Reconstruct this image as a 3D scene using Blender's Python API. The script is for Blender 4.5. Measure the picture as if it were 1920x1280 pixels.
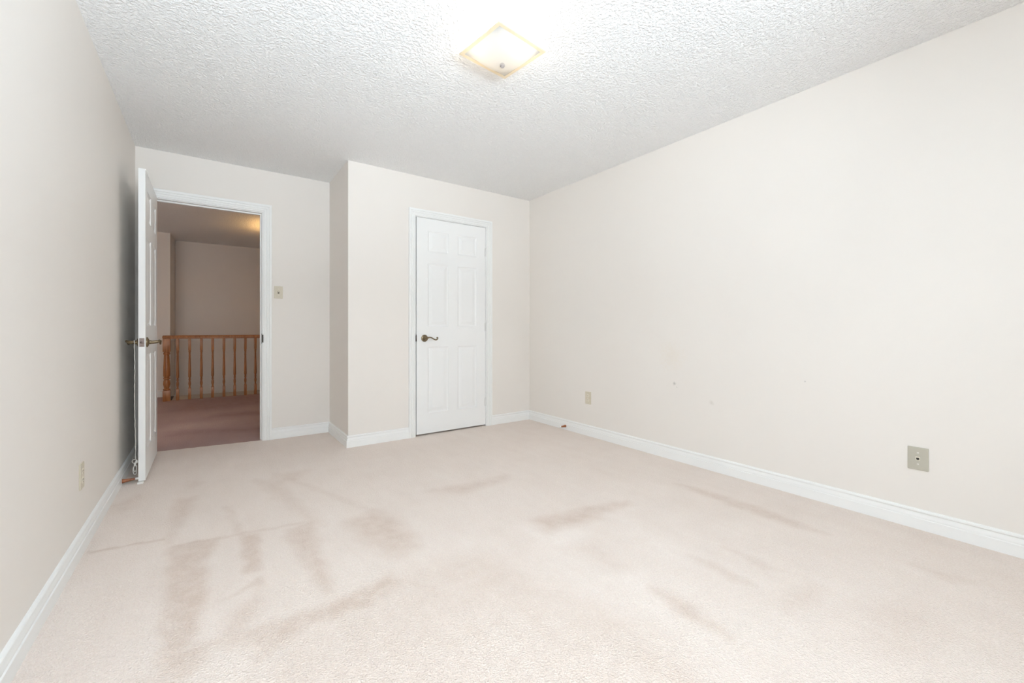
import bpy, bmesh, math, random
import numpy as np
from mathutils import Vector, Matrix

for o in list(bpy.data.objects):
    bpy.data.objects.remove(o)
S = bpy.context.scene
C = S.collection
random.seed(4)

# ------------------------------------------------------------------ camera
CAM_H, YAW, FPX, CY = 1.005, 35.6618, 789.647, 616.863
cam = bpy.data.cameras.new('camera')
cam_o = bpy.data.objects.new('camera', cam)
C.objects.link(cam_o)
cam.sensor_width = 36.0
cam.lens = 36.0 * FPX / 1920.0
cam.shift_y = -(640.0 - CY) / 1920.0
cam.clip_start = 0.02
cam_o.location = (0, 0, CAM_H)
cam_o.rotation_euler = (math.radians(90), 0, math.radians(-YAW))
S.camera = cam_o

# ------------------------------------------------------------------ world, daylight, exposure
S.view_settings.view_transform = 'Standard'
S.view_settings.look = 'None'
S.view_settings.gamma = 1.0
S.view_settings.use_curve_mapping = False
S.view_settings.exposure = 0.06
S.cycles.max_bounces = 13
S.cycles.diffuse_bounces = 11
S.cycles.transmission_bounces = 8
S.cycles.use_denoising = True
S.cycles.sample_clamp_indirect = 6.0
w = bpy.data.worlds.new('sky')
S.world = w
w.use_nodes = True
w.node_tree.nodes['Background'].inputs[0].default_value = (0.80, 0.90, 1.0, 1)
w.node_tree.nodes['Background'].inputs[1].default_value = 1.0


def light(name, kind, loc, energy, color, rot=(0, 0, 0), **kw):
    l = bpy.data.lights.new(name, kind)
    l.energy = energy
    l.color = color
    for k, v in kw.items():
        setattr(l, k, v)
    o = bpy.data.objects.new(name, l)
    C.objects.link(o)
    o.location = loc
    o.rotation_euler = rot
    return o


# daylight coming in through the big window behind the camera
YR = -0.65
WIN = (-0.40, 1.0, 0.95, 2.30)                  # x0 x1 z0 z1 of the window opening
light('daylight', 'AREA', ((WIN[0] + WIN[1]) / 2, YR - 0.10, (WIN[2] + WIN[3]) / 2), 44.5, (0.755, 0.885, 1.0),
      rot=(math.radians(90), 0, 0), shape='RECTANGLE', size=WIN[1] - WIN[0], size_y=WIN[3] - WIN[2])# added unseen lamp outside that window, aimed up to brighten the ceiling
light('ceiling_fill', 'AREA', (0.4, YR - 1.25, 0.35), 560.0, (0.76, 0.895, 1.0),
      rot=(math.radians(118), 0, math.radians(-8)), shape='RECTANGLE', size=2.4, size_y=1.2)

# added unseen lamp that brightens the hall, set behind an invented doorway
HD = (-1.62, -0.80, 2.05)                       # opening invented for that lamp: x0 x1 top
light('hall_fill', 'AREA', ((HD[0] + HD[1]) / 2, 4.38, 1.1), 12.5, (1.0, 0.86, 0.70),
      rot=(math.radians(70), 0, 0), shape='RECTANGLE', size=0.8, size_y=1.9)

# ------------------------------------------------------------------ room measures
XL, XR, D1, D2, CX, H = -0.475, 2.907, 4.401, 3.719, 0.955, 2.44
WT = 0.12
DO = (-0.378, 0.382, 2.052)                     # entry opening x0 x1 top (between the jambs)
CO = (1.562, 2.332, 2.060)                      # closet opening x0 x1 top
PIER_Y, RAIL_Y, FAR_Y = 8.10, 7.60, 8.72


# ------------------------------------------------------------------ materials
def mat(name, col, rough=0.6, metal=0.0, spec=0.5):
    m = bpy.data.materials.new(name)
    m.use_nodes = True
    b = m.node_tree.nodes['Principled BSDF']
    b.inputs['Base Color'].default_value = (*col, 1)
    b.inputs['Roughness'].default_value = rough
    b.inputs['Metallic'].default_value = metal
    b.inputs['Specular IOR Level'].default_value = spec
    return m


def N(m, kind, **kw):
    n = m.node_tree.nodes.new(kind)
    for k, v in kw.items():
        if k.startswith('i_'):
            n.inputs[k[2:].replace('_', ' ')].default_value = v
        else:
            setattr(n, k, v)
    return n


def L(m, a, b):
    m.node_tree.links.new(a, b)


def bsdf(m):
    return m.node_tree.nodes['Principled BSDF']


def add_bump(m, src, strength, dist):
    b = N(m, 'ShaderNodeBump')
    b.inputs['Strength'].default_value = strength
    b.inputs['Distance'].default_value = dist
    L(m, src, b.inputs['Height'])
    L(m, b.outputs[0], bsdf(m).inputs['Normal'])
    return b


def noise(m, coord, scale, detail=2.0, rough=0.5):
    n = N(m, 'ShaderNodeTexNoise')
    n.inputs['Scale'].default_value = scale
    n.inputs['Detail'].default_value = detail
    n.inputs['Roughness'].default_value = rough
    L(m, coord, n.inputs['Vector'])
    return n


def ramp(m, src, p0, c0, p1, c1):
    r = N(m, 'ShaderNodeValToRGB')
    r.color_ramp.elements[0].position = p0
    r.color_ramp.elements[0].color = (*c0, 1)
    r.color_ramp.elements[1].position = p1
    r.color_ramp.elements[1].color = (*c1, 1)
    L(m, src, r.inputs[0])
    return r


def painted(name, col, rough=0.55, bump=0.03, scale=220):
    m = mat(name, col, rough, 0, 0.3)
    tc = N(m, 'ShaderNodeTexCoord')
    n = noise(m, tc.outputs['Object'], scale, 3)
    add_bump(m, n.outputs['Fac'], bump, 0.002)
    n2 = noise(m, tc.outputs['Object'], 1.1, 2)
    k = 0.985
    r = ramp(m, n2.outputs['Fac'], 0.35, tuple(c * k for c in col), 0.65, col)
    L(m, r.outputs[0], bsdf(m).inputs['Base Color'])
    return m


WALL = (0.82, 0.782, 0.738)
M_wall = painted('cream_wall_paint', WALL)
M_hall = painted('hall_wall_paint', WALL)
M_white = painted('white_trim_paint', (0.87, 0.875, 0.865), 0.38, 0.01, 120)
M_door = painted('white_door_paint', (0.87, 0.875, 0.87), 0.40, 0.03, 90)

# right wall: the same paint with a few scuffs of its own
M_wall_scuffed = painted('cream_wall_paint_scuffed', WALL)


def add_scuffs(m, spots):
    geo = N(m, 'ShaderNodeNewGeometry')
    base = bsdf(m).inputs['Base Color'].links[0].from_socket
    wob = noise(m, geo.outputs['Position'], 60, 3)
    for (p, r, col, k) in spots:
        d = N(m, 'ShaderNodeVectorMath', operation='DISTANCE')
        L(m, geo.outputs['Position'], d.inputs[0])
        d.inputs[1].default_value = p
        ad = N(m, 'ShaderNodeMath', operation='MULTIPLY_ADD')
        L(m, wob.outputs['Fac'], ad.inputs[0])
        ad.inputs[1].default_value = r * 1.6
        L(m, d.outputs['Value'], ad.inputs[2])
        mr = N(m, 'ShaderNodeMapRange')
        mr.inputs['From Min'].default_value = r * 0.9
        mr.inputs['From Max'].default_value = r * 1.8
        mr.inputs['To Min'].default_value = k
        mr.inputs['To Max'].default_value = 0
        L(m, ad.outputs[0], mr.inputs['Value'])
        mx = N(m, 'ShaderNodeMix', data_type='RGBA')
        L(m, mr.outputs[0], mx.inputs['Factor'])
        L(m, base, mx.inputs['A'])
        mx.inputs['B'].default_value = (*col, 1)
        base = mx.outputs['Result']
    L(m, base, bsdf(m).inputs['Base Color'])


add_scuffs(M_wall_scuffed, [((XR, 1.905, 0.585), 0.016, (0.42, 0.40, 0.37), 0.75),
                            ((XR, 1.885, 0.560), 0.007, (0.42, 0.40, 0.37), 0.6),
                            ((XR, 1.030, 0.690), 0.006, (0.40, 0.39, 0.37), 0.7),
                            ((XR, 1.61, 0.48), 0.020, (0.62, 0.58, 0.53), 0.5),
                            ((XR, 1.93, 0.80), 0.13, (0.79, 0.715, 0.61), 0.35)])

# stippled ceiling
M_ceil = mat('stippled_ceiling', (0.95, 0.95, 0.95), 0.9, 0, 0.1)
_tc = N(M_ceil, 'ShaderNodeTexCoord')
_n1 = noise(M_ceil, _tc.outputs['Object'], 72, 3, 0.6)
_r1 = ramp(M_ceil, _n1.outputs['Fac'], 0.40, (0, 0, 0), 0.66, (1, 1, 1))
add_bump(M_ceil, _r1.outputs[0], 0.95, 0.006)


# carpets: two pile shades mixed by the brushed marks stored on the mesh
def carpet(name, lo, hi, attr, streak=0.0):
    m = mat(name, hi, 0.95, 0, 0.05)
    tc = N(m, 'ShaderNodeTexCoord')
    a = N(m, 'ShaderNodeAttribute', attribute_name=attr)
    big = noise(m, tc.outputs['Object'], 3.2, 4, 0.62)
    mid = noise(m, tc.outputs['Object'], 16, 4, 0.65)
    md = N(m, 'ShaderNodeMapRange')
    md.inputs['From Min'].default_value = 0.3
    md.inputs['From Max'].default_value = 0.62
    md.inputs['To Min'].default_value = 0.95
    md.inputs['To Max'].default_value = 1.95
    L(m, mid.outputs['Fac'], md.inputs['Value'])
    am = N(m, 'ShaderNodeMath', operation='MULTIPLY')
    L(m, a.outputs['Fac'], am.inputs[0])
    L(m, md.outputs[0], am.inputs[1])
    mr = N(m, 'ShaderNodeMath', operation='MULTIPLY_ADD')
    L(m, big.outputs['Fac'], mr.inputs[0])
    mr.inputs[1].default_value = 0.55
    L(m, am.outputs[0], mr.inputs[2])
    mp = N(m, 'ShaderNodeMapping')
    mp.inputs['Scale'].default_value = (7.0, 1.3, 1.0)
    mp.inputs['Rotation'].default_value = (0, 0, math.radians(14))
    L(m, tc.outputs['Object'], mp.inputs[0])
    stk = noise(m, mp.outputs[0], 1.6, 4, 0.6)
    ms = N(m, 'ShaderNodeMath', operation='MULTIPLY_ADD')
    L(m, stk.outputs['Fac'], ms.inputs[0])
    ms.inputs[1].default_value = 0.5
    L(m, mr.outputs[0], ms.inputs[2])
    fine = noise(m, tc.outputs['Object'], 140, 3, 0.75)
    mf = N(m, 'ShaderNodeMath', operation='MULTIPLY_ADD')
    L(m, fine.outputs['Fac'], mf.inputs[0])
    mf.inputs[1].default_value = 1.9
    L(m, ms.outputs[0], mf.inputs[2])
    third = N(m, 'ShaderNodeMath', operation='DIVIDE')
    L(m, mf.outputs[0], third.inputs[0])
    third.inputs[1].default_value = 3.0
    r = ramp(m, third.outputs[0], 0.19, hi, 0.86, lo)
    L(m, r.outputs[0], bsdf(m).inputs['Base Color'])
    v = N(m, 'ShaderNodeTexVoronoi')
    v.inputs['Scale'].default_value = 190
    L(m, tc.outputs['Object'], v.inputs['Vector'])
    add_bump(m, v.outputs['Distance'], 0.6, 0.007)
    bsdf(m).inputs['Sheen Weight'].default_value = 0.15
    return m


M_carpet = carpet('beige_carpet', (0.69, 0.565, 0.485), (0.945, 0.865, 0.805), 'pile')
M_mauve = carpet('mauve_carpet', (0.28, 0.155, 0.14), (0.54, 0.375, 0.345), 'pile')

M_bronze = mat('antique_brass', (0.225, 0.175, 0.11), 0.28, 1.0)
M_dark = mat('dark_bronze', (0.05, 0.042, 0.036), 0.35, 0.9)
M_plate_metal = mat('latch_brass', (0.24, 0.19, 0.175), 0.4, 1.0)
M_hinge = mat('painted_hinge', (0.78, 0.78, 0.77), 0.4)
M_ivory = mat('ivory_plastic', (0.64, 0.585, 0.47), 0.4)
M_ivory_dark = mat('ivory_plastic_slot', (0.14, 0.12, 0.09), 0.6)
M_ivory_light = mat('ivory_plastic_face', (0.74, 0.69, 0.58), 0.35)
M_jack = mat('taupe_plastic', (0.50, 0.475, 0.40), 0.45)
M_black = mat('dark_cavity', (0.02, 0.018, 0.016), 0.8)
M_screw = mat('screw_metal', (0.75, 0.73, 0.68), 0.3, 1.0)
M_cherry = mat('cherry_wood', (0.34, 0.115, 0.045), 0.35)
_tc = N(M_cherry, 'ShaderNodeTexCoord')
_n = noise(M_cherry, _tc.outputs['Object'], 90, 3)
_r = ramp(M_cherry, _n.outputs['Fac'], 0.3, (0.24, 0.07, 0.03), 0.7, (0.42, 0.16, 0.06))
L(M_cherry, _r.outputs[0], bsdf(M_cherry).inputs['Base Color'])
M_rubber = mat('white_rubber', (0.82, 0.81, 0.78), 0.6)
M_cord = mat('white_cord', (0.80, 0.78, 0.74), 0.7)
M_oak = mat('honey_oak', (0.42, 0.18, 0.06), 0.32)
_tc = N(M_oak, 'ShaderNodeTexCoord')
_mp = N(M_oak, 'ShaderNodeMapping')
_mp.inputs['Scale'].default_value = (40, 40, 3)
L(M_oak, _tc.outputs['Object'], _mp.inputs[0])
_n = noise(M_oak, _mp.outputs[0], 1.5, 4)
_r = ramp(M_oak, _n.outputs['Fac'], 0.3, (0.27, 0.095, 0.028), 0.72, (0.50, 0.225, 0.085))
L(M_oak, _r.outputs[0], bsdf(M_oak).inputs['Base Color'])
M_register = mat('brown_register', (0.10, 0.06, 0.04), 0.5, 0.4)
M_ledge = painted('cream_ledge_paint', (0.58, 0.50, 0.42))
M_chrome = mat('satin_nickel', (0.70, 0.69, 0.72), 0.25, 1.0)

# frosted lamp glass: light passes and scatters
M_glass = bpy.data.materials.new('frosted_glass')
M_glass.use_nodes = True
_nt = M_glass.node_tree
_nt.nodes.clear()
_o = _nt.nodes.new('ShaderNodeOutputMaterial')
_t = _nt.nodes.new('ShaderNodeBsdfTranslucent')
_t.inputs[0].default_value = (0.165, 0.157, 0.14, 1)
_d = _nt.nodes.new('ShaderNodeBsdfDiffuse')
_d.inputs[0].default_value = (0.88, 0.87, 0.85, 1)
_m = _nt.nodes.new('ShaderNodeMixShader')
_m.inputs[0].default_value = 0.50
_nt.links.new(_t.outputs[0], _m.inputs[1])
_nt.links.new(_d.outputs[0], _m.inputs[2])
_nt.links.new(_m.outputs[0], _o.inputs[0])
M_rim = bpy.data.materials.new('amber_glass_rim')
M_rim.use_nodes = True
_nt = M_rim.node_tree
_nt.nodes.clear()
_o = _nt.nodes.new('ShaderNodeOutputMaterial')
_t = _nt.nodes.new('ShaderNodeBsdfTranslucent')
_t.inputs[0].default_value = (0.80, 0.73, 0.60, 1)
_d = _nt.nodes.new('ShaderNodeBsdfDiffuse')
_d.inputs[0].default_value = (0.90, 0.84, 0.74, 1)
_m = _nt.nodes.new('ShaderNodeMixShader')
_m.inputs[0].default_value = 0.35
_nt.links.new(_t.outputs[0], _m.inputs[1])
_nt.links.new(_d.outputs[0], _m.inputs[2])
_nt.links.new(_m.outputs[0], _o.inputs[0])


def glow(name, col, k):
    m = mat(name, (0.9, 0.9, 0.9), 0.4)
    bsdf(m).inputs['Emission Color'].default_value = (*col, 1)
    bsdf(m).inputs['Emission Strength'].default_value = k
    return m


M_bulb = glow('lit_bulb', (1.0, 0.88, 0.70), 12.0)
M_hall_bulb = glow('lit_hall_shade', (1.0, 0.58, 0.20), 420.0)
M_pane = bpy.data.materials.new('window_glass')
M_pane.use_nodes = True
_nt = M_pane.node_tree
_nt.nodes.clear()
_o = _nt.nodes.new('ShaderNodeOutputMaterial')
_t = _nt.nodes.new('ShaderNodeBsdfTransparent')
_g = _nt.nodes.new('ShaderNodeBsdfGlossy')
_g.inputs['Roughness'].default_value = 0.02
_m = _nt.nodes.new('ShaderNodeMixShader')
_m.inputs[0].default_value = 0.05
_nt.links.new(_t.outputs[0], _m.inputs[1])
_nt.links.new(_g.outputs[0], _m.inputs[2])
_nt.links.new(_m.outputs[0], _o.inputs[0])


# ------------------------------------------------------------------ mesh helpers
def obj(name, bm, m, parent=None, smooth=False, recalc=True):
    if recalc:
        bmesh.ops.recalc_face_normals(bm, faces=bm.faces[:])
    me = bpy.data.meshes.new(name)
    bm.to_mesh(me)
    bm.free()
    for x in (m if isinstance(m, (list, tuple)) else [m]):
        me.materials.append(x)
    if smooth:
        me.polygons.foreach_set('use_smooth', [True] * len(me.polygons))
    o = bpy.data.objects.new(name, me)
    C.objects.link(o)
    if parent is not None:
        o.parent = parent
    return o


def autosmooth(o, deg=35):
    me = o.data
    me.polygons.foreach_set('use_smooth', [True] * len(me.polygons))
    bm = bmesh.new()
    bm.from_mesh(me)
    for e in bm.edges:
        e.smooth = not (len(e.link_faces) == 2 and e.calc_face_angle(0) > math.radians(deg))
    bm.to_mesh(me)
    bm.free()
    return o


def empty(name, loc=(0, 0, 0), rotz=0.0):
    o = bpy.data.objects.new(name, None)
    C.objects.link(o)
    o.location = loc
    o.rotation_euler = (0, 0, rotz)
    o.empty_display_size = 0.05
    return o


def tag(o, label=None, cat=None, group=None, kind=None):
    if label:
        o['label'] = label
    if cat:
        o['category'] = cat
    if group:
        o['group'] = group
    if kind:
        o['kind'] = kind
    return o


def struct(o, label=None):
    return tag(o, label, kind='structure')


def NB():
    return bmesh.new()


def box(bm, x0, x1, y0, y1, z0, z1, bevel=0.0, mi=0):
    vs = [bm.verts.new((x, y, z)) for z in (z0, z1) for y in (y0, y1) for x in (x0, x1)]
    fs = [bm.faces.new([vs[i] for i in q]) for q in
          ((0, 2, 3, 1), (4, 5, 7, 6), (0, 1, 5, 4), (2, 6, 7, 3), (0, 4, 6, 2), (1, 3, 7, 5))]
    for f in fs:
        f.material_index = mi
    if bevel > 0:
        es = list({e for f in fs for e in f.edges})
        bmesh.ops.bevel(bm, geom=es, offset=bevel, segments=2, affect='EDGES', profile=0.5)
    return bm


def lathe(bm, prof, seg=24, M=None, cap=True, a0=0.0):
    """prof: list of (radius, height) along local z."""
    M = M or Matrix()
    rings = []
    for r, z in prof:
        rings.append([bm.verts.new(M @ Vector((r * math.cos(a0 + 2 * math.pi * i / seg), r * math.sin(a0 + 2 * math.pi * i / seg), z)))
                      for i in range(seg)])
    for a, b in zip(rings, rings[1:]):
        for i in range(seg):
            j = (i + 1) % seg
            bm.faces.new((a[i], a[j], b[j], b[i]))
    if cap:
        bm.faces.new(rings[0][::-1])
        bm.faces.new(rings[-1])
    return bm


def tube(bm, pts, rad, seg=10, closed=False):
    pts = [Vector(p) for p in pts]
    n = len(pts)
    rad = rad if isinstance(rad, (list, tuple)) else [rad] * n
    up = Vector((0, 0, 1))
    prev = None
    rings = []
    for i in range(n):
        a = pts[(i - 1) % n] if closed or i > 0 else pts[0]
        b = pts[(i + 1) % n] if closed or i < n - 1 else pts[-1]
        t = (b - a).normalized()
        if prev is None:
            ref = up if abs(t.dot(up)) < 0.9 else Vector((1, 0, 0))
            nrm = t.cross(ref).normalized()
        else:
            nrm = (prev - t * prev.dot(t)).normalized()
        prev = nrm
        bn = t.cross(nrm)
        rings.append([bm.verts.new(pts[i] + (nrm * math.cos(2 * math.pi * k / seg) + bn * math.sin(2 * math.pi * k / seg)) * rad[i])
                      for k in range(seg)])
    pairs = list(zip(rings, rings[1:])) + ([(rings[-1], rings[0])] if closed else [])
    for a, b in pairs:
        for k in range(seg):
            j = (k + 1) % seg
            bm.faces.new((a[k], a[j], b[j], b[k]))
    if not closed:
        bm.faces.new(rings[0][::-1])
        bm.faces.new(rings[-1])
    return bm


def smooth_path(pts, k=6):
    """Catmull-Rom through pts."""
    P = [Vector(p) for p in pts]
    P = [P[0] * 2 - P[1]] + P + [P[-1] * 2 - P[-2]]
    out = []
    for i in range(1, len(P) - 2):
        for j in range(k):
            t = j / k
            a, b, c, d = P[i - 1], P[i], P[i + 1], P[i + 2]
            out.append(0.5 * ((2 * b) + (c - a) * t + (2 * a - 5 * b + 4 * c - d) * t * t + (3 * b - a - 3 * c + d) * t ** 3))
    out.append(P[-2])
    return out


def sweep(bm, p0, p1, nin, m0, m1, prof):
    """Straight moulding p0 to p1 (2-D), nin = direction into the room, m0/m1 = end shear per unit depth (mitres)."""
    p0, p1, nin = Vector(p0), Vector(p1), Vector(nin)
    d = (p1 - p0).normalized()
    A, B = [], []
    for u, z in prof:
        a = p0 + nin * u + d * (m0 * u)
        b = p1 + nin * u - d * (m1 * u)
        A.append(bm.verts.new((a.x, a.y, z)))
        B.append(bm.verts.new((b.x, b.y, z)))
    n = len(prof)
    for i in range(n):
        j = (i + 1) % n
        bm.faces.new((A[i], A[j], B[j], B[i]))
    bm.faces.new(A)
    bm.faces.new(B[::-1])
    return bm


# ------------------------------------------------------------------ floor (carpet with brushed marks)
_yaw = math.radians(YAW)
_fw = (math.sin(_yaw), math.cos(_yaw))
_rt = (math.cos(_yaw), -math.sin(_yaw))


def fl(px, py):
    k = CAM_H * FPX / (py - CY)
    s = (px - 960) / FPX * k
    return (_fw[0] * k + _rt[0] * s, _fw[1] * k + _rt[1] * s)


def za(pts):
    return [fl(100 + x / 2.4, 820 + y / 2.4) for x, y in pts]


def zb(pts):
    return [fl(900 + x / 1.882, 800 + y / 1.882) for x, y in pts]


# brushed areas of the pile as they lie on the floor: (outline, strength, edge softness)
PATCH = [
    (za([(520, 495), (745, 450), (690, 560), (700, 690), (620, 930), (480, 965), (485, 830), (515, 640)]), 0.52, 0.02),
    (za([(840, 440), (925, 430), (940, 600), (860, 612)]), 0.55, 0.015),
    (za([(1040, 420), (1165, 380), (1200, 500), (1250, 640), (1240, 710), (1130, 580)]), 0.50, 0.025),
    (za([(1310, 385), (1440, 330), (1560, 375), (1640, 490), (1540, 540), (1420, 480)]), 0.50, 0.05),
    (za([(545, 280), (640, 265), (590, 370), (520, 475)]), 0.42, 0.03),
    (za([(770, 310), (800, 310), (850, 430), (820, 425)]), 0.40, 0.02),
    (za([(905, 190), (1010, 200), (1210, 395), (1150, 372)]), 0.35, 0.04),
    (za([(1050, 185), (1075, 185), (1440, 325), (1420, 332)]), 0.30, 0.03),
    (za([(485, 968), (590, 950), (745, 912), (850, 877), (1270, 738), (1480, 640), (1560, 640), (1400, 760), (1120, 850), (940, 1000), (860, 930), (705, 930),
         (690, 1000), (560, 1104), (340, 1104), (480, 1060)]), 0.48, 0.03),
    (za([(740, 905), (790, 790), (900, 720), (935, 640), (935, 790), (850, 872)]), 0.36, 0.03),
    (za([(740, 735), (830, 690), (930, 630), (935, 650), (840, 705)]), 0.40, 0.012),
    (za([(270, 305), (380, 258), (355, 320), (290, 340)]), 0.30, 0.04),
    (za([(160, 512), (510, 452), (512, 459), (162, 520)]), 0.55, 0.006),
    (za([(530, 487), (900, 418), (1130, 378), (1130, 386), (900, 428), (530, 495)]), 0.35, 0.008),
    (za([(1010, 165), (1140, 150), (1090, 185), (1040, 195)]), 0.35, 0.06),
    (za([(610, 200), (660, 205), (620, 225)]), 0.35, 0.05),
    (zb([(190, 330), (390, 285), (410, 322), (240, 372)]), 0.62, 0.05),
    (zb([(395, 285), (520, 262), (525, 275), (430, 302)]), 0.55, 0.04),
    (zb([(690, 200), (800, 225), (1000, 288), (1230, 378), (1100, 352), (900, 282)]), 0.48, 0.03),
    (zb([(600, 565), (680, 590), (820, 690), (880, 742), (700, 655)]), 0.55, 0.03),
    (zb([(740, 455), (800, 470), (960, 552), (890, 540)]), 0.48, 0.03),
    (zb([(870, 425), (1060, 508), (1000, 500)]), 0.45, 0.025),
    (zb([(1080, 600), (1200, 565), (1180, 600), (1090, 650)]), 0.35, 0.05),
    (zb([(1540, 488), (1720, 545), (1650, 545)]), 0.40, 0.04),
    (zb([(1380, 640), (1560, 640), (1560, 760), (1440, 790)]), 0.32, 0.09),
    (zb([(-180, 225), (0, 195), (90, 172), (90, 188), (-60, 235)]), 0.45, 0.05),
    (zb([(290, 425), (400, 395), (545, 500), (480, 522)]), 0.35, 0.05),
    ([fl(560, 1175), fl(640, 1130), fl(740, 1080), fl(900, 1030), fl(1010, 1090), fl(1230, 1180), fl(1390, 1300), fl(1300, 1420), fl(520, 1420), fl(470, 1280)], 0.26, 0.07),
    (zb([(120, 350), (330, 350), (700, 600), (640, 650)]), -0.16, 0.06),
    (zb([(430, 300), (520, 290), (780, 470), (700, 500), (880, 640), (760, 600), (600, 450)]), -0.12, 0.07),
]


def poly_mask(px, py, poly, soft):
    P = np.array(poly)
    n = len(P)
    inside = np.zeros(px.shape, bool)
    dist = np.full(px.shape, 1e9)
    for i in range(n):
        x0, y0 = P[i]
        x1, y1 = P[(i + 1) % n]
        c = ((y0 > py) != (y1 > py))
        with np.errstate(divide='ignore', invalid='ignore'):
            xi = (x1 - x0) * (py - y0) / (y1 - y0 if y1 != y0 else 1e-9) + x0
        inside ^= c & (px < xi)
        ex, ey = x1 - x0, y1 - y0
        t = np.clip(((px - x0) * ex + (py - y0) * ey) / max(ex * ex + ey * ey, 1e-12), 0, 1)
        dist = np.minimum(dist, np.hypot(px - x0 - t * ex, py - y0 - t * ey))
    sd = np.where(inside, dist, -dist)
    return np.clip(sd / (2 * soft) + 0.5, 0, 1)


def grid_floor(name, x0, x1, y0, y1, step, m, z=0.0, marks=None, edge=None):
    nx, ny = int((x1 - x0) / step) + 1, int((y1 - y0) / step) + 1
    xs, ys = np.linspace(x0, x1, nx), np.linspace(y0, y1, ny)
    X, Y = np.meshgrid(xs, ys)
    co = np.stack([X.ravel(), Y.ravel(), np.full(X.size, z)], 1)
    if edge is not None:
        edge(co)
    idx = np.arange(nx * ny).reshape(ny, nx)
    q = np.stack([idx[:-1, :-1], idx[:-1, 1:], idx[1:, 1:], idx[1:, :-1]], -1).reshape(-1, 4)
    me = bpy.data.meshes.new(name)
    me.from_pydata(co.tolist(), [], q.tolist())
    a = me.attributes.new('pile', 'FLOAT', 'POINT')
    v = np.zeros(len(co))
    if marks:
        wx = co[:, 0] + 0.004 * np.sin(co[:, 1] * 31 + 1.3) + 0.004 * np.sin(co[:, 0] * 57 + co[:, 1] * 43)
        wy = co[:, 1] + 0.004 * np.sin(co[:, 0] * 29 + 0.4) + 0.004 * np.sin(co[:, 0] * 61 - co[:, 1] * 37)
        for poly, k, soft in marks:
            v += k * poly_mask(wx, wy, poly, soft)
    a.data.foreach_set('value', v.astype(np.float32))
    me.materials.append(m)
    o = bpy.data.objects.new(name, me)
    C.objects.link(o)
    return o


def seam(x):                                       # where the two carpets meet inside the doorway
    return 4.509 + (x + 0.343) * (4.421 - 4.509) / 0.722 + 0.004 * np.sin(x * 70)


flo = struct(grid_floor('floor', XL, XR, YR, D1, 0.014, M_carpet, 0, PATCH))
# the tongue of beige carpet that reaches into the doorway
bm = NB()
_xs = np.linspace(DO[0], DO[1], 40)
lo = [bm.verts.new((x, D1, 0)) for x in _xs]
hi = [bm.verts.new((x, max(seam(x), D1 + 0.004), 0)) for x in _xs]
for i in range(39):
    bm.faces.new((lo[i], lo[i + 1], hi[i + 1], hi[i]))
struct(obj('floor_doorway', bm, M_carpet))
bm = NB()
box(bm, XL - 0.1, XR + 0.1, YR - 0.12, D1 + 0.06, -0.12, -0.02)
struct(obj('floor_slab', bm, M_ledge))


def hall_edge(co):
    e = np.abs(co[:, 1] - co[:, 1].min()) < 1e-6
    co[e, 1] = np.where((co[e, 0] > DO[0]) & (co[e, 0] < DO[1]), np.maximum(seam(co[e, 0]), D1 + 0.004), D1 + WT)


HX0, HX1 = -1.9, 2.9
struct(grid_floor('floor_hall', HX0, HX1, D1 + WT, RAIL_Y + 0.045, 0.02, M_mauve, 0, [
    ([(-0.3, 5.1), (0.5, 4.8), (0.5, 5.0), (-0.2, 5.3)], 0.35, 0.08),
    ([(0.0, 5.9), (0.6, 5.7), (0.6, 6.0), (0.1, 6.1)], 0.45, 0.1),
    ([(-0.45, 6.6), (0.1, 6.4), (0.7, 6.6), (0.7, 7.5), (-0.2, 7.5)], 0.40, 0.15),
    ([(-0.35, 5.4), (0.1, 5.3), (0.2, 5.6), (-0.3, 5.7)], -0.35, 0.1)], edge=hall_edge))
bm = NB()
box(bm, HX0, -0.44, RAIL_Y + 0.045, PIER_Y, -0.05, 0.0)
struct(obj('floor_landing', bm, M_mauve))

# ------------------------------------------------------------------ ceiling
bm = NB()
box(bm, XL - 0.1, XR + 0.1, YR - 0.12, D1, H, H + 0.1)
struct(obj('ceiling', bm, M_ceil))
bm = NB()
box(bm, HX0 - 0.1, HX1 + 0.1, D1 + WT, FAR_Y + 0.1, H, H + 0.1)
struct(obj('ceiling_hall', bm, M_ceil))

# ------------------------------------------------------------------ walls
bm = NB()
box(bm, XL - 0.1, XL, YR, D1, 0, H)
struct(obj('wall_left', bm, M_wall))
bm = NB()
box(bm, XR, XR + 0.1, YR, D1, 0, H)
struct(obj('wall_right', bm, M_wall_scuffed))
bm = NB()                                           # entry wall with the doorway (jambs are 18 mm thick)
J = 0.018
box(bm, XL - 0.1, DO[0] - J, D1, D1 + WT, 0, H)
box(bm, DO[1] + J, XR + 0.1, D1, D1 + WT, 0, H)
box(bm, DO[0] - J, DO[1] + J, D1, D1 + WT, DO[2] + J, H)
struct(obj('wall_back', bm, M_wall))
bm = NB()                                           # hall face of that wall
box(bm, HX0 - 0.1, HD[0], D1, D1 + WT, 0, H)
box(bm, HD[1], XL - 0.1, D1, D1 + WT, 0, H)
box(bm, HD[0], HD[1], D1, D1 + WT, HD[2], H)
struct(obj('wall_hall_front', bm, M_hall))
bm = NB()
box(bm, CX, CO[0] - J, D2, D2 + 0.1, 0, H)
box(bm, CO[1] + J, XR, D2, D2 + 0.1, 0, H)
box(bm, CO[0] - J, CO[1] + J, D2, D2 + 0.1, CO[2] + J, H)
box(bm, CX, CX + 0.1, D2 + 0.1, D1, 0, H)
struct(obj('wall_closet', bm, M_wall))
bm = NB()                                           # wall behind the camera, with the window
box(bm, XL - 0.1, WIN[0], YR - 0.12, YR, 0, H)
box(bm, WIN[1], XR + 0.1, YR - 0.12, YR, 0, H)
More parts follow.
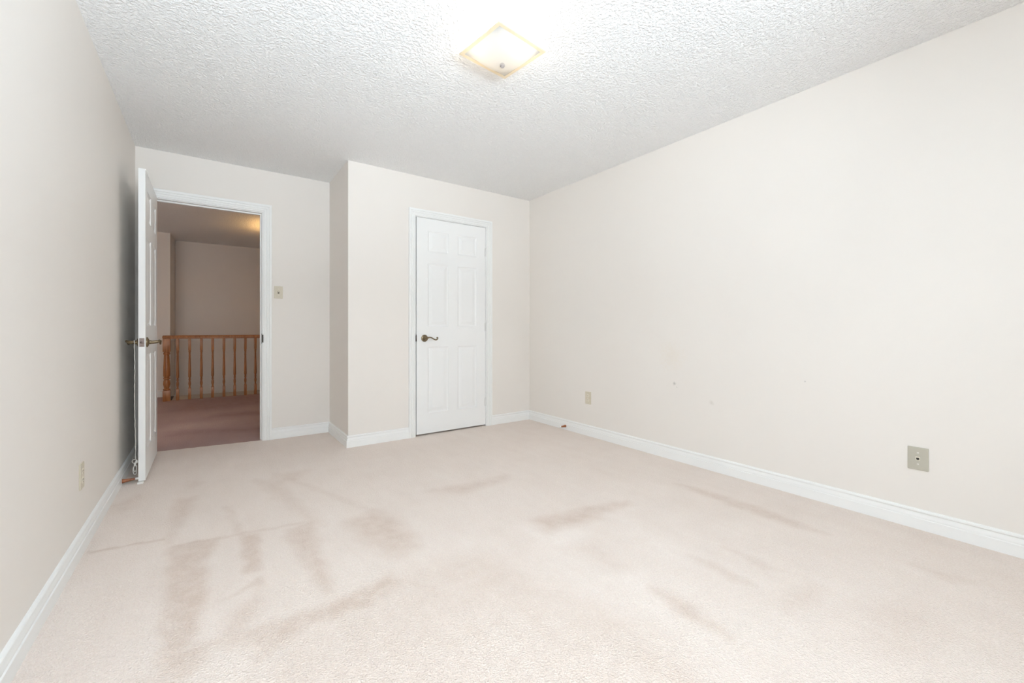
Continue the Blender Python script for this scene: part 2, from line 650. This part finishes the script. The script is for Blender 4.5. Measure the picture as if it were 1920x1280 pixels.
box(bm, WIN[0], WIN[1], YR - 0.12, YR, 0, WIN[2])
box(bm, WIN[0], WIN[1], YR - 0.12, YR, WIN[3], H)
struct(obj('wall_rear', bm, M_wall))

bm = NB()
box(bm, HX0, -0.482, PIER_Y, FAR_Y + 0.1, -1.5, H)
vs = [v for v in bm.verts if v.co.x > -0.5 and v.co.y > PIER_Y + 0.1]
for v in vs:
    v.co.x = -0.455
struct(obj('wall_hall_pier', bm, M_hall))
bm = NB()
box(bm, -0.455, HX1, FAR_Y, FAR_Y + 0.1, -1.4, H)
struct(obj('wall_hall_far', bm, M_hall))
bm = NB()
box(bm, HX0 - 0.1, HX0, D1 + WT, PIER_Y, 0, H)
struct(obj('wall_hall_left', bm, M_hall))
bm = NB()
box(bm, HX1, HX1 + 0.1, D1 + WT, FAR_Y + 0.1, -1.4, H)
struct(obj('wall_hall_right', bm, M_hall))
bm = NB()                                           # painted ledge over the stairs behind the railing
box(bm, -0.44, HX1, RAIL_Y + 0.045, PIER_Y + 0.02, -0.06, -0.002)
struct(obj('trim_3', bm, M_ledge))
bm = NB()
box(bm, -0.5, HX1, RAIL_Y, FAR_Y + 0.1, -1.5, -1.4)
struct(obj('floor_stairwell', bm, M_ledge))
bm = NB()
box(bm, -0.56, -0.455, RAIL_Y, FAR_Y + 0.1, -1.5, -0.05)
struct(obj('wall_stairwell_left', bm, M_hall))
bm = NB()
box(bm, -0.56, HX1 + 0.1, RAIL_Y - 0.06, RAIL_Y, -1.5, -0.05)
struct(obj('wall_stairwell_front', bm, M_hall))

# ------------------------------------------------------------------ window behind the camera
wf = NB()
x0, x1, z0, z1 = WIN
for a in ((x0, x0 + 0.05, z0, z1), (x1 - 0.05, x1, z0, z1), (x0 + 0.05, x1 - 0.05, z0, z0 + 0.05), (x0 + 0.05, x1 - 0.05, z1 - 0.05, z1),
          ((x0 + x1) / 2 - 0.025, (x0 + x1) / 2 + 0.025, z0 + 0.05, z1 - 0.05)):
    box(wf, a[0], a[1], YR - 0.07, YR - 0.02, a[2], a[3])
win = struct(obj('window_1', wf, M_white))
for a in ((x0 + 0.05, (x0 + x1) / 2 - 0.025), ((x0 + x1) / 2 + 0.025, x1 - 0.05)):
    bm = NB()
    box(bm, a[0], a[1], YR - 0.047, YR - 0.043, z0 + 0.05, z1 - 0.05)
    obj('pane', bm, M_pane, win)

# ------------------------------------------------------------------ baseboards
BB = [(0, 0.0), (0.016, 0.0), (0.016, 0.0525), (0.0145, 0.0545), (0.0118, 0.0560), (0.0125, 0.060), (0.0118, 0.066), (0.0090, 0.074), (0.0062, 0.0800),
      (0.0050, 0.0835), (0.0105, 0.0842), (0.0128, 0.0880), (0.0120, 0.0940), (0.0080, 0.0985), (0.003, 0.1000), (0, 0.1000)]


def base(name, p0, p1, nin, m0=0, m1=0):
    bm = NB()
    sweep(bm, p0, p1, nin, m0, m1, BB)
    return struct(autosmooth(obj(name, bm, M_white), 28))


EC = (DO[0] - 0.006 - 0.067, DO[1] + 0.006 + 0.071)     # outer edges of the entry casing
CC = (CO[0] - 0.006 - 0.064, CO[1] + 0.006 + 0.066)     # outer edges of the closet casing
base('baseboard_left', (XL, YR), (XL, D1), (1, 0), 0, 1)
base('baseboard_right', (XR, YR), (XR, D2), (-1, 0), 0, 1)
base('baseboard_back', (EC[1], D1), (CX, D1), (0, -1), 0, 1)
base('baseboard_closet_side', (CX, D1), (CX, D2), (-1, 0), 1, -1)
base('baseboard_closet', (CX, D2), (CC[0], D2), (0, -1), -1, 0)
base('baseboard_closet_right', (CC[1], D2), (XR, D2), (0, -1), 0, 1)
base('baseboard_rear', (XL, YR), (XR, YR), (0, 1), 1, 1)
base('baseboard_hall', (HX0, PIER_Y), (-0.482, PIER_Y), (0, -1))

# ------------------------------------------------------------------ door casings and jambs
CAS = [(0.0, 0.0), (0.0, 0.0085), (0.002, 0.0105), (0.010, 0.0105), (0.012, 0.0080), (0.0135, 0.0120), (0.026, 0.0130), (0.029, 0.0095), (0.032, 0.0140), (0.044, 0.0155),
       (0.047, 0.0110), (0.050, 0.0165), (0.060, 0.0185), (0.066, 0.0185), (0.0675, 0.0165), (0.0675, 0.0)]


def casing(name, x0, x1, top, y, wl, wr):
    """U-shaped moulding round an opening; y = wall face, sticks out to -y."""
    bm = NB()
    rows = []
    for u, v in CAS:
        k = u / 0.0675
        l, r, t = x0 - wl * k, x1 + wr * k, top + wr * k
        rows.append([bm.verts.new(p) for p in ((l, y - v, 0), (l, y - v, t), (r, y - v, t), (r, y - v, 0))])
    n = len(rows)
    for i in range(n):
        a, b = rows[i], rows[(i + 1) % n]
        for k in range(3):
            bm.faces.new((a[k], a[k + 1], b[k + 1], b[k]))
    bm.faces.new([r[0] for r in rows])
    bm.faces.new([r[3] for r in rows][::-1])
    return struct(autosmooth(obj(name, bm, M_white), 25))


def jamb(name, x0, x1, top, y0, y1, stop_y):
    bm = NB()
    box(bm, x0 - J, x0, y0, y1, 0, top + J)
    box(bm, x1, x1 + J, y0, y1, 0, top + J)
    box(bm, x0, x1, y0, y1, top, top + J)
    box(bm, x0, x0 + 0.011, stop_y, stop_y + 0.03, 0, top - 0.011)
    box(bm, x1 - 0.011, x1, stop_y, stop_y + 0.03, 0, top - 0.011)
    box(bm, x0, x1, stop_y, stop_y + 0.03, top - 0.011, top)
    return struct(obj(name, bm, M_white))


casing('trim_1', DO[0] - 0.006, DO[1] + 0.006, DO[2] + 0.006, D1, 0.067, 0.071)
jam1 = jamb('trim_4', DO[0], DO[1], DO[2], D1, D1 + WT, D1 + 0.040)
casing('trim_2', CO[0] - 0.006, CO[1] + 0.006, CO[2] + 0.004, D2, 0.064, 0.066)
jam2 = jamb('trim_5', CO[0], CO[1], CO[2], D2, D2 + 0.1, D2 + 0.042)
bm = NB()
box(bm, DO[1] - 0.0012, DO[1], D1 - 0.012, D1 + 0.030, 0.875, 0.965, 0.0004)
box(bm, DO[1] - 0.0012, DO[1] + 0.010, D1 - 0.014, D1 - 0.0125, 0.885, 0.955, 0.0004)
obj('strike_plate', bm, M_dark, jam1)

# ------------------------------------------------------------------ doors
DW, DT = 0.757, 0.035
DH = 2.040
XSEG = [0, 0.113, 0.331, 0.432, 0.650, DW]
ZSEG = [0, 0.190, 0.822, 1.014, 1.612, 1.726, 1.924, DH]
RINGS = [(0.0, 0.0), (0.004, 0.0045), (0.013, 0.0095), (0.019, 0.0095), (0.045, 0.0030), (0.047, 0.0022)]


def slab():
    """Six-panel door: local x from 0 to DW, front at y = 0 facing -y, z from 0."""
    bm = NB()

    def face(y, s):
        def v(x, z, d):
            return bm.verts.new((x, y + s * d, z))
        for i in range(5):
            for j in range(7):
                a, b, c, d = XSEG[i], XSEG[i + 1], ZSEG[j], ZSEG[j + 1]
                if i in (1, 3) and j in (1, 3, 5):
                    prev = None
                    for ins, dep in RINGS:
                        q = [v(a + ins, c + ins, dep), v(b - ins, c + ins, dep), v(b - ins, d - ins, dep), v(a + ins, d - ins, dep)]
                        if prev:
                            for k in range(4):
                                m = (k + 1) % 4
                                f = (prev[k], prev[m], q[m], q[k])
                                bm.faces.new(f if s > 0 else f[::-1])
                        prev = q
                    bm.faces.new(prev if s > 0 else prev[::-1])
                else:
                    q = [v(a, c, 0), v(b, c, 0), v(b, d, 0), v(a, d, 0)]
                    bm.faces.new(q if s > 0 else q[::-1])
    face(0, 1)
    face(DT, -1)
    c = [[bm.verts.new((x, y, z)) for (x, z) in ((0, 0), (DW, 0), (DW, DH), (0, DH))] for y in (0, DT)]
    for k in range(4):
        m = (k + 1) % 4
        bm.faces.new((c[0][k], c[1][k], c[1][m], c[0][m]))
    return bm


def lever(parent, x, z, y, face, sgn):
    """Lever set on a door face; face = -1 front / +1 back, sgn = way the lever points along x."""
    R = Matrix.Translation((x, y, z)) @ Matrix.Rotation(math.radians(90 if face < 0 else -90), 4, 'X')
    bm = NB()
    pts = smooth_path([(0, 0.008, 0), (0, 0.036, 0.0), (0.004 * sgn, 0.058, 0.003), (0.020 * sgn, 0.066, 0.009), (0.040 * sgn, 0.066, 0.006),
                       (0.062 * sgn, 0.065, -0.006), (0.080 * sgn, 0.064, -0.0135), (0.094 * sgn, 0.064, -0.0135), (0.104 * sgn, 0.064, -0.005),
                       (0.103 * sgn, 0.064, 0.004), (0.096 * sgn, 0.064, 0.004)], 5)
    n = len(pts)
    rad = []
    for i in range(n):
        t = i / (n - 1)
        rad.append(0.0105 if t < 0.2 else 0.0085 if t < 0.3 else 0.0058 + 0.0012 * max(0, (t - 0.6) / 0.4) if t < 0.85 else 0.0078)
    tube(bm, [(p.x + x, y + face * p.y, p.z + z) for p in pts], rad, 12)
    lathe(bm, [(0.0115, 0.010), (0.0125, 0.014), (0.0125, 0.022), (0.0105, 0.026)], 20, R)
    lv = autosmooth(obj('lever_handle', bm, M_bronze, parent), 50)
    bm = NB()
    lathe(bm, [(0.0335, 0.0), (0.0335, 0.004), (0.0315, 0.0075), (0.024, 0.0095), (0.022, 0.012), (0.014, 0.0135)], 32, R)
    autosmooth(obj('rosette', bm, M_bronze, lv), 40)
    return lv


def hinge(parent, x, y, z, mm):
    bm = NB()
    lathe(bm, [(0.0055, -0.043), (0.0055, 0.043), (0.0038, 0.0445), (0.0042, 0.048), (0.002, 0.050)], 12, Matrix.Translation((x, y, z)))
    box(bm, x - 0.016, x + 0.004, y + 0.0045, y + 0.0065, z - 0.043, z + 0.043)
    return autosmooth(obj('hinge', bm, mm, parent), 40)


# entry door, swung open against the left wall (hinge side at the doorway)
d1 = obj('door_1', slab(), M_door)
tag(d1, 'white six-panel door standing open along the left wall', 'door', kind='structure')
d1.location = (DO[0], D1 - 0.0, 0.015)
d1.rotation_euler = (0, 0, math.radians(-90))
HZ = 0.903
lever(d1, DW - 0.062, HZ, 0.0, -1, -1)
lever(d1, DW - 0.062, HZ, DT, 1, -1)
bm = NB()
box(bm, DW - 0.001, DW + 0.0012, DT / 2 - 0.0125, DT / 2 + 0.0125, HZ - 0.0285, HZ + 0.0285, 0.0005)
lp = obj('latch_plate', bm, M_plate_metal, d1)
bm = NB()
lathe(bm, [(0.0085, 0.0), (0.0085, 0.007), (0.006, 0.009)], 18, Matrix.Translation((DW + 0.001, DT / 2, HZ)) @ Matrix.Rotation(math.radians(90), 4, 'Y'))
autosmooth(obj('latch_bolt', bm, M_plate_metal, lp), 40)
for dz in (-0.021, 0.021):
    bm = NB()
    lathe(bm, [(0.0032, 0.0), (0.0032, 0.0006), (0.002, 0.001)], 12, Matrix.Translation((DW + 0.001, DT / 2, HZ + dz)) @ Matrix.Rotation(math.radians(90), 4, 'Y'))
    obj('screw', bm, M_bronze, lp)
for z in (0.25, 1.02, 1.80):
    hinge(d1, 0.004, -0.005, z, M_hinge)

# closet door, shut
d2 = obj('door_2', slab(), M_door)
tag(d2, 'white six-panel closet door, shut, with a brass lever', 'door', kind='structure')
d2.location = (CO[0] + 0.009, D2, 0.016)
lever(d2, 0.079, HZ, 0.0, -1, 1)
for z in (0.235, 1.01, 1.785):
    hinge(d2, DW + 0.003, -0.005, z, M_hinge)
bm = NB()
box(bm, CO[0] - 0.0015, CO[0] + 0.0075, D2 - 0.004, D2 + 0.028, 0.89, 0.95, 0.0005)
obj('strike_plate', bm, M_dark, jam2)
bm = NB()
box(bm, -0.004, 0.0005, DT / 2 - 0.012, DT / 2 + 0.012, HZ - 0.028, HZ + 0.028, 0.0004)
obj('latch_plate', bm, M_dark, d2)

# ------------------------------------------------------------------ ceiling light
LX, LY = 1.165, 1.705
cl = empty('ceiling_light', (LX, LY, H), math.radians(7.0))
tag(cl, 'square frosted-glass ceiling light, lit, with a small round finial', 'ceiling light')
bm = NB()
lathe(bm, [(0.060, 0.0), (0.060, -0.006), (0.055, -0.014), (0.030, -0.017)], 40)
autosmooth(obj('canopy', bm, M_white, cl), 40)
bm = NB()
lathe(bm, [(0.004, -0.016), (0.004, -0.135)], 12)
obj('stem', bm, M_chrome, cl)
HS = 0.150                                        # half side of the glass
ZR = -0.082                                       # rim height under the ceiling
bm = NB()
G = 24


def sag(u, v):
    f = (1 - u * u) * (1 - v * v)
    return ZR - 0.052 * (1 - (1 - f) ** 1.5)


inner = HS - 0.017
gv = [[bm.verts.new((inner * (2 * i / G - 1), inner * (2 * j / G - 1), sag(2 * i / G - 1, 2 * j / G - 1))) for i in range(G + 1)] for j in range(G + 1)]
for j in range(G):
    for i in range(G):
        bm.faces.new((gv[j][i], gv[j][i + 1], gv[j + 1][i + 1], gv[j + 1][i]))
sh = obj('glass_shade', bm, M_glass, cl, smooth=True)
bm = NB()
for (a, b, c, d) in ((-HS, HS, -HS, -inner), (-HS, HS, inner, HS), (-HS, -inner, -inner, inner), (inner, HS, -inner, inner)):
    box(bm, a, b, c, d, ZR - 0.002, ZR + 0.003)
obj('rim', bm, M_rim, sh)
bm = NB()
lathe(bm, [(0.003, ZR - 0.050), (0.009, ZR - 0.053), (0.0125, ZR - 0.058), (0.0125, ZR - 0.065), (0.008, ZR - 0.070), (0.002, ZR - 0.072)], 20)
autosmooth(obj('finial', bm, M_chrome, cl), 40)
for s in (-1, 1):
    bx, by = 0.066 * s, -0.058 * s
    bm = NB()
    lathe(bm, [(0.011, 0.0), (0.012, 0.02), (0.020, 0.034), (0.024, 0.048), (0.020, 0.064), (0.008, 0.073)], 20,
          Matrix.Translation((bx * 0.55, by * 0.55, -0.045)) @ Matrix.Rotation(math.atan2(by, bx), 4, 'Z') @ Matrix.Rotation(math.radians(90), 4, 'Y'))
    autosmooth(obj('bulb', bm, M_bulb, cl), 40)
    l_ = light('bulb_light', 'POINT', (bx * 0.55 + 0.040 * math.cos(math.atan2(by, bx)), by * 0.55 + 0.040 * math.sin(math.atan2(by, bx)), -0.045), 10.5, (1.0, 0.88, 0.72), shadow_soft_size=0.026)
    l_.parent = cl

# ------------------------------------------------------------------ wall plates
def wall_frame(name, loc, normal):
    """Empty whose local x runs along the wall, z up and -y points into the room."""
    rz = {'-y': 0, '-x': math.radians(-90), '+x': math.radians(90)}[normal]
    return empty(name, loc, rz)


def plate(parent, wd, ht, m, th=0.006, name='cover_plate'):
    bm = NB()
    box(bm, -wd / 2, wd / 2, -th, 0, -ht / 2, ht / 2, 0.0022)
    return obj(name, bm, m, parent)


def screw(parent, z, y=-0.006, m=M_ivory_light, r=0.0038):
    bm = NB()
    R = Matrix.Translation((0, y, z)) @ Matrix.Rotation(math.radians(90), 4, 'X')
    lathe(bm, [(r, -0.001), (r, 0.0008), (r * 0.6, 0.0016)], 14, R)
    o = autosmooth(obj('screw', bm, m, parent), 40)
    return o


sw = wall_frame('light_switch', (0.513, D1, 1.343), '-y')
tag(sw, 'ivory toggle light switch on the wall beside the open doorway', 'light switch')
plate(sw, 0.070, 0.112, M_ivory)
bm = NB()
box(bm, -0.007, 0.007, -0.0068, -0.0055, -0.013, 0.013)
obj('toggle_slot', bm, M_ivory_dark, sw)
bm = NB()
box(bm, -0.0045, 0.0045, -0.017, -0.005, 0.0, 0.010, 0.001)
bmesh.ops.rotate(bm, verts=bm.verts[:], cent=(0, -0.006, 0), matrix=Matrix.Rotation(math.radians(-18), 3, 'X'))
obj('toggle', bm, M_ivory_light, sw)
screw(sw, 0.030)
screw(sw, -0.030)


def outlet(loc, normal, label):
    t = wall_frame('electrical_outlet', loc, normal)
    tag(t, label, 'outlet', 'duplex outlets low on the walls')
    plate(t, 0.072, 0.116, M_ivory)
    for s in (1, -1):
        bm = NB()
        R = Matrix.Translation((0, -0.006, 0.0195 * s)) @ Matrix.Rotation(math.radians(90), 4, 'X')
        lathe(bm, [(0.0170, -0.002), (0.0170, 0.0012), (0.0160, 0.0020)], 24, R)
        for v in bm.verts:
            dz = v.co.z - 0.0195 * s
            v.co.z = 0.0195 * s + max(-0.0135, min(0.0135, dz))
        rc = obj('receptacle', bm, M_ivory_light, t)
        for dx, hh in ((-0.0063, 0.0042), (0.0063, 0.0035)):
            bm = NB()
            box(bm, dx - 0.0014, dx + 0.0014, -0.0086, -0.0075, 0.0195 * s + 0.0035 - hh, 0.0195 * s + 0.0035 + hh)
            obj('slot', bm, M_ivory_dark, rc)
        bm = NB()
        lathe(bm, [(0.0025, -0.0005), (0.0025, 0.0026)], 12, Matrix.Translation((0, -0.006, 0.0195 * s - 0.0075)) @ Matrix.Rotation(math.radians(90), 4, 'X'))
        obj('ground_hole', bm, M_ivory_dark, rc)
    screw(t, 0.0)
    return t


outlet((XR, 2.813, 0.356), '-x', 'ivory duplex outlet on the right-hand wall, above the wooden doorstop')
outlet((XL, 2.690, 0.340), '+x', 'ivory duplex outlet on the left-hand wall, beside the open door')

pj = wall_frame('phone_jack', (XR, 0.532, 0.3525), '-x')
tag(pj, 'taupe square wall plate with a single phone socket', 'phone jack')
plate(pj, 0.078, 0.114, M_jack, 0.007)
bm = NB()
box(bm, -0.0085, 0.0085, -0.0095, -0.006, -0.0085, 0.0095, 0.0012)
so = obj('socket', bm, M_ivory_light, pj)
bm = NB()
box(bm, -0.0055, 0.0055, -0.0101, -0.0090, -0.0045, 0.0045)
box(bm, -0.0030, 0.0030, -0.0101, -0.0090, -0.0065, -0.0045)
obj('port', bm, M_black, so)
screw(pj, 0.0285, -0.007, M_screw, 0.0045)
screw(pj, -0.0285, -0.007, M_screw, 0.0045)


# ------------------------------------------------------------------ wooden doorstops on the baseboards
def doorstop(loc, sgn, length, rise, label):
    """Cone stop with its wide foot on the baseboard; sgn = way it points along x."""
    t = empty('door_stop', loc)
    tag(t, label, 'doorstop', 'wooden doorstops screwed to the baseboards')
    R = Matrix.Rotation(math.radians(90 * sgn) - sgn * rise, 4, 'Y')
    bm = NB()
    lathe(bm, [(0.0130, 0.0), (0.0135, 0.003), (0.0125, 0.006), (0.0105, 0.018), (0.0085, length * 0.5), (0.0070, length - 0.016)], 24, R)
    autosmooth(obj('wooden_cone', bm, M_cherry, t), 40)
    bm = NB()
    lathe(bm, [(0.0072, length - 0.016), (0.0078, length - 0.014), (0.0078, length - 0.003), (0.006, length)], 20, R)
    autosmooth(obj('rubber_tip', bm, M_rubber, t), 40)
    return t


doorstop((XR - 0.0155, 3.112, 0.037), -1, 0.078, 0.0, 'small cherry-wood doorstop on the right-hand baseboard below an outlet')
doorstop((XL + 0.0155, 3.672, 0.024), 1, 0.080, 0.06, 'small cherry-wood doorstop on the left-hand baseboard behind the open door')

# ------------------------------------------------------------------ cord hanging from the lever behind the open door
cd = empty('pull_cord', (-0.404, D1 - DW + 0.062, 0))
tag(cd, 'white twisted cord hung over the lever behind the open door', 'cord')
hx, hz, hr = 0.0, 0.918, 0.0145
bm = NB()
pts = [Vector((0.001, hr * math.cos(a_), hz + hr * math.sin(a_))) for a_ in np.radians(np.linspace(-35, 180, 14))]
for i in range(1, 160):
    t = i / 159
    a_ = t * 75
    pts.append(Vector((0.001 + 0.005 * t + 0.0011 * math.cos(a_) + 0.0015 * math.sin(t * 9), -hr + 0.006 * t + 0.0011 * math.sin(a_), hz - (hz - 0.150) * t)))
tube(bm, pts, 0.0021, 8)
obj('strand', bm, M_cord, cd, smooth=True)
bm = NB()
cx0 = 0.007
loop1 = [(cx0 - 0.006 + 0.011 * math.cos(a), 0.003 * math.sin(2 * a), 0.137 + 0.013 * math.sin(a)) for a in np.linspace(0, 2 * math.pi, 20, endpoint=False)]
tube(bm, loop1, 0.0021, 8, closed=True)
loop2 = [(cx0 - 0.002 + 0.010 * math.cos(a) * (0.55 + 0.45 * abs(math.sin(a / 2))), 0.004 * math.cos(a), 0.078 + 0.030 * math.sin(a)) for a in np.linspace(0, 2 * math.pi, 24, endpoint=False)]
tube(bm, loop2, 0.0021, 8, closed=True)
loop3 = [(cx0 - 0.002 + 0.007 * math.cos(a), -0.004 + 0.003 * math.sin(a), 0.092 + 0.022 * math.sin(a)) for a in np.linspace(0, 2 * math.pi, 20, endpoint=False)]
tube(bm, loop3, 0.0020, 8, closed=True)
lathe(bm, [(0.0035, 0.0), (0.006, 0.006), (0.006, 0.014), (0.0035, 0.020)], 14, Matrix.Translation((cx0 - 0.003, -0.001, 0.108)))
for v in bm.verts:
    v.co.y -= hr - 0.006
obj('knotted_loop', bm, M_cord, cd, smooth=True)
bm = NB()
lathe(bm, [(0.002, 0.0), (0.007, 0.004), (0.007, 0.016), (0.003, 0.022)], 14, Matrix.Translation((cx0 + 0.006, -hr + 0.002, 0.122)))
obj('plastic_toggle', bm, M_rubber, cd, smooth=True)

# ------------------------------------------------------------------ small white wedge under the open door's corner
bm = NB()
box(bm, -0.016, 0.014, -0.010, 0.030, 0.0, 0.0125, 0.001)
for v in bm.verts:
    if v.co.y < -0.004 and v.co.z > 0.006:
        v.co.z -= 0.002
wd = obj('door_wedge', bm, M_rubber)
wd.location = (-0.366, DO[0] * 0 + 3.636, 0.0)
tag(wd, 'small white wedge tucked under the corner of the open door', 'wedge')

# ------------------------------------------------------------------ stair railing in the hall
rl = empty('stair_railing', (-0.49, RAIL_Y, 0))
tag(rl, 'honey-oak stair railing with turned balusters in the hall beyond the doorway', 'railing')
bm = NB()
prof = [(-0.022, 0.868), (-0.022, 0.876), (-0.030, 0.882), (-0.031, 0.892), (-0.026, 0.902), (-0.024, 0.908), (-0.014, 0.916), (0.0, 0.918),
        (0.014, 0.916), (0.024, 0.908), (0.026, 0.902), (0.031, 0.892), (0.030, 0.882), (0.022, 0.876), (0.022, 0.868)]
rows = []
for x, s, dz in ((-0.047, 0.55, 0.006), (-0.043, 0.85, 0.002), (-0.034, 1, 0), (HX1 + 0.49, 1, 0)):
    rows.append([bm.verts.new((x, y * s, 0.893 + (z - 0.893) * s)) for y, z in prof])
for a, b in zip(rows, rows[1:]):
    for i in range(len(prof)):
        j = (i + 1) % len(prof)
        bm.faces.new((a[i], a[j], b[j], b[i]))
bm.faces.new(rows[0])
bm.faces.new(rows[-1][::-1])
autosmooth(obj('handrail', bm, M_oak, rl), 35)


def turned(bm, parts, seg=16):
    """parts: ('sq', half, z0, z1) blocks and ('ro', [(r, z)...]) turnings."""
    for p in parts:
        if p[0] == 'sq':
            box(bm, -p[1], p[1], -p[1], p[1], p[2], p[3], 0.002)
        else:
            lathe(bm, p[1], seg)
    return bm


bm = turned(NB(), [('sq', 0.042, 0.0, 0.150), ('sq', 0.042, 0.690, 0.868),
                   ('ro', [(0.030, 0.149), (0.040, 0.158), (0.040, 0.170), (0.030, 0.178), (0.034, 0.200), (0.041, 0.240), (0.036, 0.285), (0.028, 0.302), (0.039, 0.310),
                           (0.039, 0.324), (0.030, 0.332), (0.040, 0.352), (0.039, 0.45), (0.033, 0.60), (0.030, 0.645), (0.038, 0.655), (0.038, 0.668), (0.030, 0.691)])], 24)
autosmooth(obj('newel_post', bm, M_oak, rl), 40)
bl = None
BP = [('sq', 0.0172, 0.0, 0.158), ('sq', 0.0165, 0.702, 0.869),
      ('ro', [(0.0120, 0.157), (0.0150, 0.164), (0.0120, 0.172), (0.0105, 0.182), (0.0150, 0.212), (0.0165, 0.228), (0.0130, 0.258), (0.0095, 0.270), (0.0150, 0.277), (0.0150, 0.286),
              (0.0110, 0.292), (0.0140, 0.300), (0.0100, 0.308), (0.0160, 0.318), (0.0172, 0.335), (0.0165, 0.42), (0.0135, 0.56), (0.0118, 0.615), (0.0145, 0.622), (0.0118, 0.630),
              (0.0125, 0.672), (0.0155, 0.680), (0.0155, 0.690), (0.0120, 0.703)])]
BXS = [-0.37, -0.235, -0.100, 0.034, 0.171, 0.305, 0.441, 0.572, 0.706, 0.840, 0.975, 1.11, 1.244]
for x in BXS:
    if bl is None:
        bl = autosmooth(obj('baluster', turned(NB(), BP), M_oak, rl), 40)
        b = bl
    else:
        b = bl.copy()
        C.objects.link(b)
        b.parent = rl
    b.location = (x + 0.49, 0, 0)

# slatted register in the landing beside the newel post
rg = empty('floor_register', (-0.468, 7.86, 0))
tag(rg, 'brown slatted floor register on the landing behind the newel post', 'floor register')
bm = NB()
for a in ((-0.032, -0.026, -0.20, 0.20), (0.026, 0.032, -0.20, 0.20), (-0.026, 0.026, -0.20, -0.194), (-0.026, 0.026, 0.194, 0.20)):
    box(bm, a[0], a[1], a[2], a[3], 0.0, 0.006)
obj('frame', bm, M_register, rg)
bm = NB()
for i in range(12):
    y = -0.178 + i * 0.0325
    box(bm, -0.026, 0.026, y - 0.006, y + 0.006, 0.0005, 0.005)
obj('slats', bm, M_register, rg)

# ------------------------------------------------------------------ hall ceiling lamp, out of sight round the door frame
HLX, HLY = 0.90, 6.72
hl = empty('hall_light', (HLX, HLY, H))
tag(hl, 'bronze bowl ceiling light, lit, in the hall beyond the doorway', 'ceiling light')
bm = NB()
lathe(bm, [(0.065, 0.0), (0.065, -0.018), (0.05, -0.024), (0.012, -0.028), (0.010, -0.20)], 32)
autosmooth(obj('canopy', bm, M_bronze, hl), 40)
bm = NB()
lathe(bm, [(0.165, -0.145), (0.150, -0.180), (0.110, -0.215), (0.05, -0.235), (0.012, -0.240)], 40, cap=False)
autosmooth(obj('bowl', bm, M_bronze, hl, recalc=False), 60)
for s_ in (-1, 1):
    bm = NB()
    lathe(bm, [(0.010, -0.205), (0.022, -0.185), (0.025, -0.168), (0.016, -0.152), (0.004, -0.147)], 20, Matrix.Translation((0.06 * s_, 0, 0)))
    autosmooth(obj('bulb', bm, M_hall_bulb, hl), 60)
